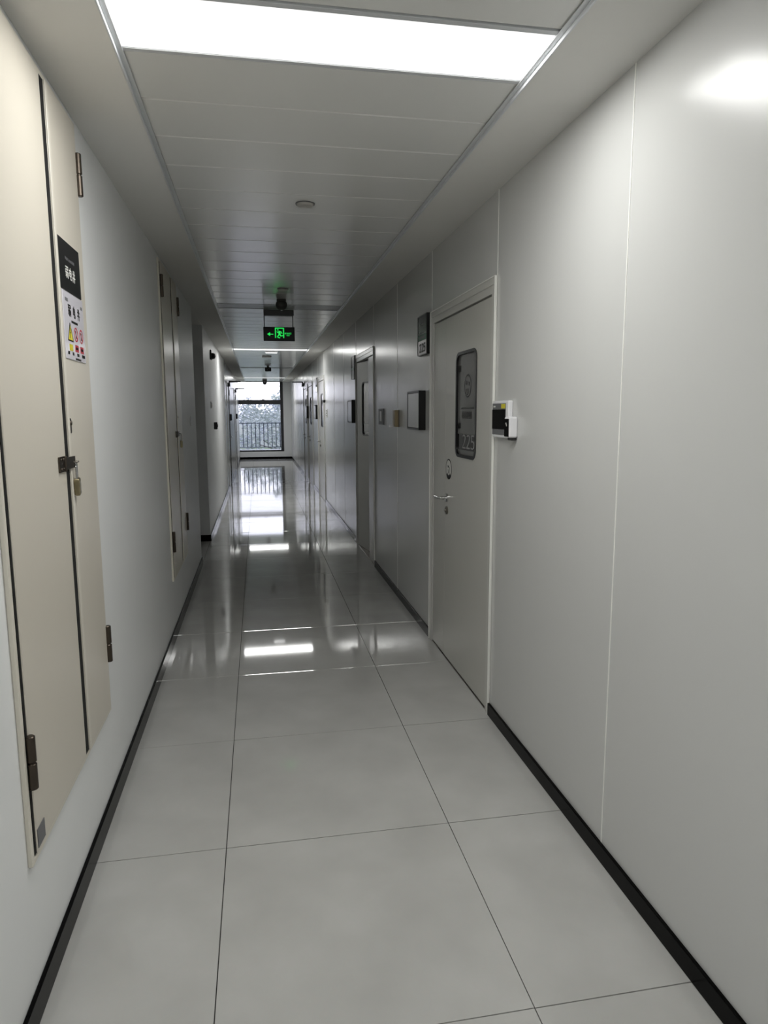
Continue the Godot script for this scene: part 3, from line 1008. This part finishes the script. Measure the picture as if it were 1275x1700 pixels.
# ---------------------------------------------------------------- fittings on the right wall
func door_sign(z: float, numbered_225: bool, label: String) -> void:
	var s := thing("door_sign", label, "sign", Vector3(XR, 2.0, z), -PI / 2, "door signs on the right wall")
	part("backplate", box(0.25, 0.252, 0.018, 0.002), M.black_plastic, s, Vector3(0, 0, 0.009))
	part("edge_rim", plate(rect(-0.127, -0.128, 0.127, 0.128), rect(-0.1225, -0.1235, 0.1225, 0.1235), 0.0, 0.023), M.black_plastic, s)
	part("black_panel", box(0.244, 0.118, 0.002, 0.0005), M.black_sign, s, Vector3(0, 0.064, 0.019))
	part("green_band", box(0.244, 0.034, 0.002, 0.0005), M.ink_green, s, Vector3(0, -0.014, 0.019))
	var wp := part("number_panel", box(0.244, 0.088, 0.002, 0.0005), M.notice_white, s, Vector3(0, -0.078, 0.019))
	if numbered_225:
		var t := part("number_print", lettering("225", 0.058, 0.0008, true), M.ink_black, wp, Vector3(0.005, -0.004, 0.0014))
		t.scale = Vector3(1.35, 1, 1)
		var st := start()
		for k in 5:
			add_stroke(st, V(-0.075 + 0.03 * k, -0.014), V(-0.058 + 0.03 * k, -0.014), 0.014, 0.0006)
		add_stroke(st, V(-0.07, 0.018), V(0.06, 0.018), 0.006, 0.0006)
		add_stroke(st, V(-0.03, 0.070), V(0.03, 0.070), 0.010, 0.0006)
		part("small_print", st.commit(), M.ink_grey, s, Vector3(0, 0, 0.020))


func info_box(z: float, label: String) -> void:
	var s := thing("notice_box", label, "notice box", Vector3(XR, 1.512, z), -PI / 2, "notice boxes on the right wall")
	part("housing", plate(rounded(0.36, 0.262, 0.012), rounded(0.336, 0.238, 0.006), 0.0, 0.048), M.black_plastic, s)
	part("back", box(0.34, 0.242, 0.004, 0.001), M.black_plastic, s, Vector3(0, 0, 0.002))
	part("cover", box(0.335, 0.237, 0.040, 0.004), M.brushed_panel, s, Vector3(0, 0, 0.026))


func closer_arm(at: Vector3, turn: float, label: String) -> void:
	var c := thing("door_closer", label, "door closer", at, turn, "door closers at the far doors")
	part("closer_body", box(0.24, 0.075, 0.060, 0.008), M.black_plastic, c, Vector3(0, 0, 0.0225))
	var st := start()
	add_rod(st, Vector3(0.07, 0.037, 0.03), Vector3(0.07, 0.060, 0.03), 0.015, 12)
	add_tube(st, [Vector3(0.07, 0.060, 0.03), Vector3(0.0, 0.064, 0.265), Vector3(-0.12, 0.068, 0.03)], 0.013, 8)
	part("closer_arm", st.commit(), M.black_plastic, c)


func build_right_fittings() -> void:
	# intercom / wall terminal beside door 225
	var t := thing("wall_terminal", "white framed wall terminal with black screen and yellow label beside the near door", "terminal", Vector3(XR, 1.467, -2.985), -PI / 2)
	part("housing", box(0.205, 0.165, 0.022, 0.004), M.white_plastic, t, Vector3(0, 0, 0.011))
	part("face", box(0.172, 0.140, 0.003, 0.001), M.ink_grey, t, Vector3(-0.012, 0.001, 0.0225))
	part("screen", box(0.170, 0.088, 0.002, 0.0005), M.screen_black, t, Vector3(-0.012, 0.0, 0.0245))
	var yl := part("yellow_label", box(0.050, 0.020, 0.001, 0.0), M.ink_yellow, t, Vector3(0.045, 0.058, 0.0245))
	relabel(yl, "small yellow label")
	part("maker_mark", box(0.026, 0.007, 0.001, 0.0), M.ink_white, t, Vector3(-0.07, 0.057, 0.0243))
	var r := thing("card_reader", "small white card reader with dark window next to the wall terminal", "card reader", Vector3(XR, 1.434, -2.850), -PI / 2)
	part("housing", box(0.062, 0.090, 0.040, 0.006), M.white_plastic, r, Vector3(0, 0, 0.020))
	var wn := part("reader_window", box(0.052, 0.076, 0.002, 0.0005), M.screen_black, r, Vector3(0, -0.002, 0.0405))
	var st := start()
	add_disc(st, V(0, 0.018), 0.005, 0.0006, 12)
	add_stroke(st, V(0.006, 0.008), V(0.006, 0.014), 0.005, 0.0006)
	part("reader_symbol", st.commit(), M.ink_white, wn, Vector3(-0.004, 0, 0.001))
	part("foot", box(0.044, 0.012, 0.026, 0.003), M.dark_grey, r, Vector3(0.0, -0.051, 0.014))
	door_sign(-4.50, true, "black, green and white door sign reading 225 beside the near door")
	door_sign(-7.86, false, "door sign edge-on beside the door left ajar")
	door_sign(-12.80, false, "door sign edge-on beside the third door on the right")
	door_sign(-15.28, false, "door sign edge-on between the last two doors on the right")
	info_box(-4.66, "black framed metal notice box beside the near door, below the 225 sign")
	info_box(-7.98, "black notice box edge-on beside the door left ajar")
	info_box(-12.92, "black notice box edge-on beside the third door on the right")
	info_box(-15.29, "black notice box edge-on between the last two doors on the right")
	# tan holder with white base, and grey switch plate, between the first two doors
	var h := thing("wall_holder", "slim tan wall holder with a white foot between the first two doors", "wall holder", Vector3(XR, 1.452, -5.40), -PI / 2)
	part("back", box(0.10, 0.135, 0.006, 0.001), M.steel, h, Vector3(0, 0, 0.003))
	part("side", box(0.006, 0.130, 0.028, 0.001), M.tan, h, Vector3(0.04, 0, 0.020))
	part("face", box(0.08, 0.130, 0.005, 0.001), M.tan, h, Vector3(0, 0, 0.0335))
	part("foot", box(0.08, 0.018, 0.030, 0.004), M.white_plastic, h, Vector3(-0.02, -0.062, 0.050))
	var s := thing("switch_plate", "grey framed switch with pale rocker beside the door left ajar", "switch", Vector3(XR, 1.462, -6.13), -PI / 2)
	part("plate", box(0.24, 0.142, 0.010, 0.002), M.ink_grey, s, Vector3(0, 0, 0.005))
	part("rocker", box(0.075, 0.090, 0.006, 0.002), M.white_plastic, s, Vector3(0.01, 0.004, 0.012))
	var b := thing("junction_box", "small black wall box beside the third door on the right", "junction box", Vector3(XR, 1.684, -11.36), -PI / 2)
	part("housing", box(0.08, 0.045, 0.03, 0.004), M.black_plastic, b, Vector3(0, 0, 0.015))
	part("lid", box(0.07, 0.036, 0.004, 0.001), M.dark_grey, b, Vector3(0, 0, 0.031))
	var g := thing("wall_label", "dark patterned wall label before the third door on the right", "label", Vector3(XR, 1.49, -11.12), -PI / 2)
	part("plate", box(0.20, 0.13, 0.004, 0.001), M.ink_white, g, Vector3(0, 0, 0.002))
	st = start()
	for k in 3:
		add_stroke(st, V(-0.08, 0.04 - 0.04 * k), V(0.07, 0.04 - 0.04 * k), 0.018, 0.0006)
	part("print", st.commit(), M.ink_grey, g, Vector3(0, 0, 0.004))
	closer_arm(Vector3(XR, 2.15, -16.5), -PI / 2, "black door closer with bent arm on the last right-hand door")


func build_left_fittings() -> void:
	var p := thing("light_switch", "white light switch on the left wall just before the side passage", "switch", Vector3(XL, 1.43, -6.44), PI / 2, "white switch plates on the left wall")
	part("plate", box(0.086, 0.086, 0.009, 0.002), M.white_plastic, p, Vector3(0, 0, 0.0045))
	part("rocker", box(0.05, 0.062, 0.005, 0.0015), M.white_plastic, p, Vector3(0, 0, 0.010))
	var q := thing("light_switch", "white switch plate on the left wall beyond the side passage", "switch", Vector3(XL, 1.605, -9.27), PI / 2, "white switch plates on the left wall")
	part("plate", box(0.12, 0.086, 0.012, 0.002), M.white_plastic, q, Vector3(0, 0, 0.006))
	part("rocker", box(0.08, 0.062, 0.005, 0.0015), M.off_white, q, Vector3(0, 0, 0.013))
	var s := thing("wall_sounder", "black rounded alarm sounder high on the left wall beyond the side passage", "alarm", Vector3(XL, 2.262, -9.55), PI / 2)
	part("base", box(0.13, 0.125, 0.02, 0.004), M.black_plastic, s, Vector3(0, 0, 0.010))
	part("horn", lathe([Vector2(0, 0), Vector2(0.042, 0), Vector2(0.040, 0.02), Vector2(0.030, 0.042), Vector2(0.0, 0.052)], 22, Basis(Vector3.RIGHT, PI / 2)), M.black_plastic, s, Vector3(0.0, -0.015, 0.02))
	var b := thing("call_button", "small black wall button at hand height beyond the side passage", "button", Vector3(XL, 1.328, -9.80), PI / 2)
	part("housing", box(0.11, 0.098, 0.045, 0.006), M.black_plastic, b, Vector3(0, 0, 0.0225))
	part("button_cap", lathe([Vector2(0, 0), Vector2(0.022, 0), Vector2(0.020, 0.006), Vector2(0, 0.008)], 18, Basis(Vector3.RIGHT, PI / 2)), M.dark_grey, b, Vector3(0, 0, 0.045))
	for k in 2:
		var z: float = [-14.9, -19.3][k]
		closer_arm(Vector3(XL, 2.085, z), PI / 2, ["dark door closer with bent arm on the nearer far-left door", "dark door closer with bent arm on the left door closest to the window"][k])
		var sg := thing("hanging_plate", ["black plate on the left wall past the nearer far-left door", "black plate on the left wall past the door closest to the window"][k], "sign", Vector3(XL, 1.93, z - 0.40), PI / 2, "black plates on the far left wall")
		part("plate", box(0.20, 0.13, 0.02, 0.003), M.black_plastic, sg, Vector3(0, 0, 0.01))
		part("face", box(0.18, 0.11, 0.002, 0.0005), M.black_sign, sg, Vector3(0, 0, 0.021))
		var bx := thing("access_box", ["black wall box past the nearer far-left door", "black wall box past the left door closest to the window"][k], "wall box", Vector3(XL, 1.41, z - 0.42), PI / 2, "black boxes on the far left wall")
		part("housing", box(0.16, 0.14, 0.05, 0.006), M.black_plastic, bx, Vector3(0, 0, 0.025))
		part("face", box(0.13, 0.11, 0.003, 0.001), M.screen_black, bx, Vector3(0, 0, 0.051))


# ---------------------------------------------------------------- on the ceiling
func build_ceiling_fittings() -> void:
	var d := thing("smoke_detector", "flat round white ceiling disc nearest the viewer", "smoke detector", Vector3(0.259, STRIP_Y, -3.52), 0, "round ceiling discs")
	part("body", lathe([Vector2(0, -0.014), Vector2(0.034, -0.013), Vector2(0.041, -0.007), Vector2(0.043, 0.0)], 36), M.off_white, d)
	part("rim", lathe([Vector2(0.043, -0.004), Vector2(0.047, -0.004), Vector2(0.047, 0.0)], 36), M.ink_grey, d)
	var e := thing("smoke_detector", "flat round ceiling disc just before the dark sensor", "smoke detector", Vector3(0.236, STRIP_Y, -5.87), 0, "round ceiling discs")
	part("body", lathe([Vector2(0, -0.014), Vector2(0.034, -0.013), Vector2(0.041, -0.007), Vector2(0.043, 0.0)], 36), M.off_white, e)
	part("rim", lathe([Vector2(0.043, -0.004), Vector2(0.047, -0.004), Vector2(0.047, 0.0)], 36), M.ink_grey, e)
	var s := thing("ceiling_sensor", "dark grey rounded ceiling sensor in front of the exit sign", "sensor", Vector3(0.243, STRIP_Y, -6.42), 0)
	part("base", lathe([Vector2(0, -0.014), Vector2(0.040, -0.014), Vector2(0.042, -0.010), Vector2(0.042, 0)], 32), M.sensor_grey, s)
	part("body", lathe([Vector2(0, -0.092), Vector2(0.018, -0.090), Vector2(0.034, -0.082), Vector2(0.046, -0.068), Vector2(0.051, -0.050), Vector2(0.050, -0.034), Vector2(0.044, -0.020), Vector2(0.036, -0.014)], 32), M.sensor_grey, s)
	part("lens", lathe([Vector2(0, -0.098), Vector2(0.008, -0.096), Vector2(0.010, -0.089)], 18), M.white_plastic, s)
	exit_sign()
	var a := thing("access_plate", "small square pale access plate in the ceiling beyond the second lit lamp", "access plate", Vector3(0.20, STRIP_Y, -12.75), 0)
	part("rim", box(0.16, 0.012, 0.24, 0.003), M.ink_grey, a, Vector3(0, -0.006, 0))
	part("lid", box(0.14, 0.004, 0.22, 0.001), M.off_white, a, Vector3(0, -0.013, 0))
	var w := thing("emergency_lamp", "small glowing white emergency lamp just beyond the second lit ceiling panel", "emergency lamp", Vector3(0.262, STRIP_Y, -11.78), 0)
	part("base", box(0.21, 0.016, 0.12, 0.004), M.white_plastic, w, Vector3(0, -0.008, 0))
	part("lamp_face", box(0.19, 0.010, 0.10, 0.003), M.lamp_on, w, Vector3(0, -0.020, 0))
	var wl := AreaLight3D.new()
	wl.name = "lamp_light"
	wl.area_size = Vector2(0.18, 0.09)
	wl.light_energy = 0.02
	wl.area_range = 30.0
	wl.area_attenuation = 2.0
	wl.shadow_enabled = true
	wl.rotation.x = -PI / 2
	wl.position = Vector3(0, -0.027, 0)
	w.add_child(wl, true)
	var b := thing("ceiling_box", "small black box under the ceiling far down the corridor", "ceiling box", Vector3(0.262, STRIP_Y, -15.5), 0)
	part("bracket", box(0.05, 0.022, 0.05, 0.003), M.dark_grey, b, Vector3(0, -0.011, 0))
	part("housing", box(0.135, 0.085, 0.11, 0.008), M.black_plastic, b, Vector3(0, -0.0645, 0))
	part("lens", lathe([Vector2(0, 0.0), Vector2(0.022, 0), Vector2(0.020, 0.008), Vector2(0, 0.010)], 16, Basis(Vector3.RIGHT, PI / 2)), M.screen_black, b, Vector3(0, -0.0645, 0.055))
	var c := thing("dome_camera", "small dark dome camera under the ceiling in front of the end window", "dome camera", Vector3(0.255, STRIP_Y, -21.6), 0)
	part("base", lathe([Vector2(0, -0.06), Vector2(0.064, -0.06), Vector2(0.070, -0.05), Vector2(0.070, 0)], 24), M.dark_grey, c)
	part("dome", lathe([Vector2(0, -0.155), Vector2(0.028, -0.150), Vector2(0.050, -0.128), Vector2(0.062, -0.095), Vector2(0.063, -0.06)], 24), M.black_plastic, c)


func exit_sign() -> void:
	var s := thing("exit_sign", "black hanging exit sign with glowing green running figure and left arrow", "exit sign", Vector3(0.238, STRIP_Y, -7.08), 0)
	part("ceiling_mount", box(0.295, 0.055, 0.075, 0.003), M.ink_grey, s, Vector3(0, -0.0275, 0))
	for x in [-0.143, 0.137]:
		part("hanger", rod(Vector3(x, -0.165, 0.0), Vector3(x, -0.055, 0.0), 0.0045, 10), M.dark_grey, s)
	var b := part("sign_box", box(0.308, 0.136, 0.022, 0.003), M.black_plastic, s, Vector3(0.0, -0.229, 0))
	var t := 0.0012
	var st := start()
	# arrow to the left
	add_plate(st, PackedVector2Array([V(-0.088, 0.016), V(-0.118, -0.003), V(-0.088, -0.022)]), PackedVector2Array(), 0.0, t)
	add_stroke(st, V(-0.09, -0.003), V(-0.060, -0.003), 0.008, t)
	part("arrow_glow", st.commit(), M.sign_glow, b, Vector3(0, 0, 0.011))
	# door opening
	st = start()
	add_glyph(st, [[V(0, 0), V(0, 1), V(1, 1), V(1, 0)]], V(-0.036, -0.036), V(0.080, 0.092), 0.010, t)
	# running figure
	add_disc(st, V(-0.012, 0.040), 0.0065, t, 16)
	add_stroke(st, V(0.002, 0.022), V(0.004, -0.004), 0.020, t)
	add_glyph(st, [[V(-.02, .022), V(-.012, .012), V(.002, .026), V(.020, .020), V(.026, .006)]], V(0, 0), V(1, 1), 0.008, t)
	add_glyph(st, [[V(0.0, -.004), V(-.010, -.018), V(-.018, -.026)], [V(.008, -.006), V(.014, -.018), V(.034, -.016)], [V(-.012, -.033), V(.006, -.037)]], V(0, 0), V(1, 1), 0.010, t)
	part("figure_glow", st.commit(), M.sign_glow, b, Vector3(0, 0, 0.011))
	st = start()
	var ce := chars_exit()
	for k in 4:
		add_glyph(st, ce[k], V(0.056 + 0.0165 * k, -0.002), V(0.0135, 0.015), 0.0021, t)
	part("lettering_glow", st.commit(), M.sign_glow, b, Vector3(0, 0, 0.011))
	part("lettering_glow", lettering("EXIT", 0.0105, t, true), M.sign_glow, b, Vector3(0.088, -0.0145, 0.0116))
	var l := AreaLight3D.new()
	l.name = "sign_light"
	l.area_size = Vector2(0.16, 0.08)
	l.light_energy = 0.00015
	l.light_color = Color(0.25, 1.0, 0.45)
	l.area_range = 30.0
	l.area_attenuation = 2.0
	l.shadow_enabled = true
	l.rotation.y = PI
	l.position = Vector3(0, 0, 0.014)
	b.add_child(l, true)
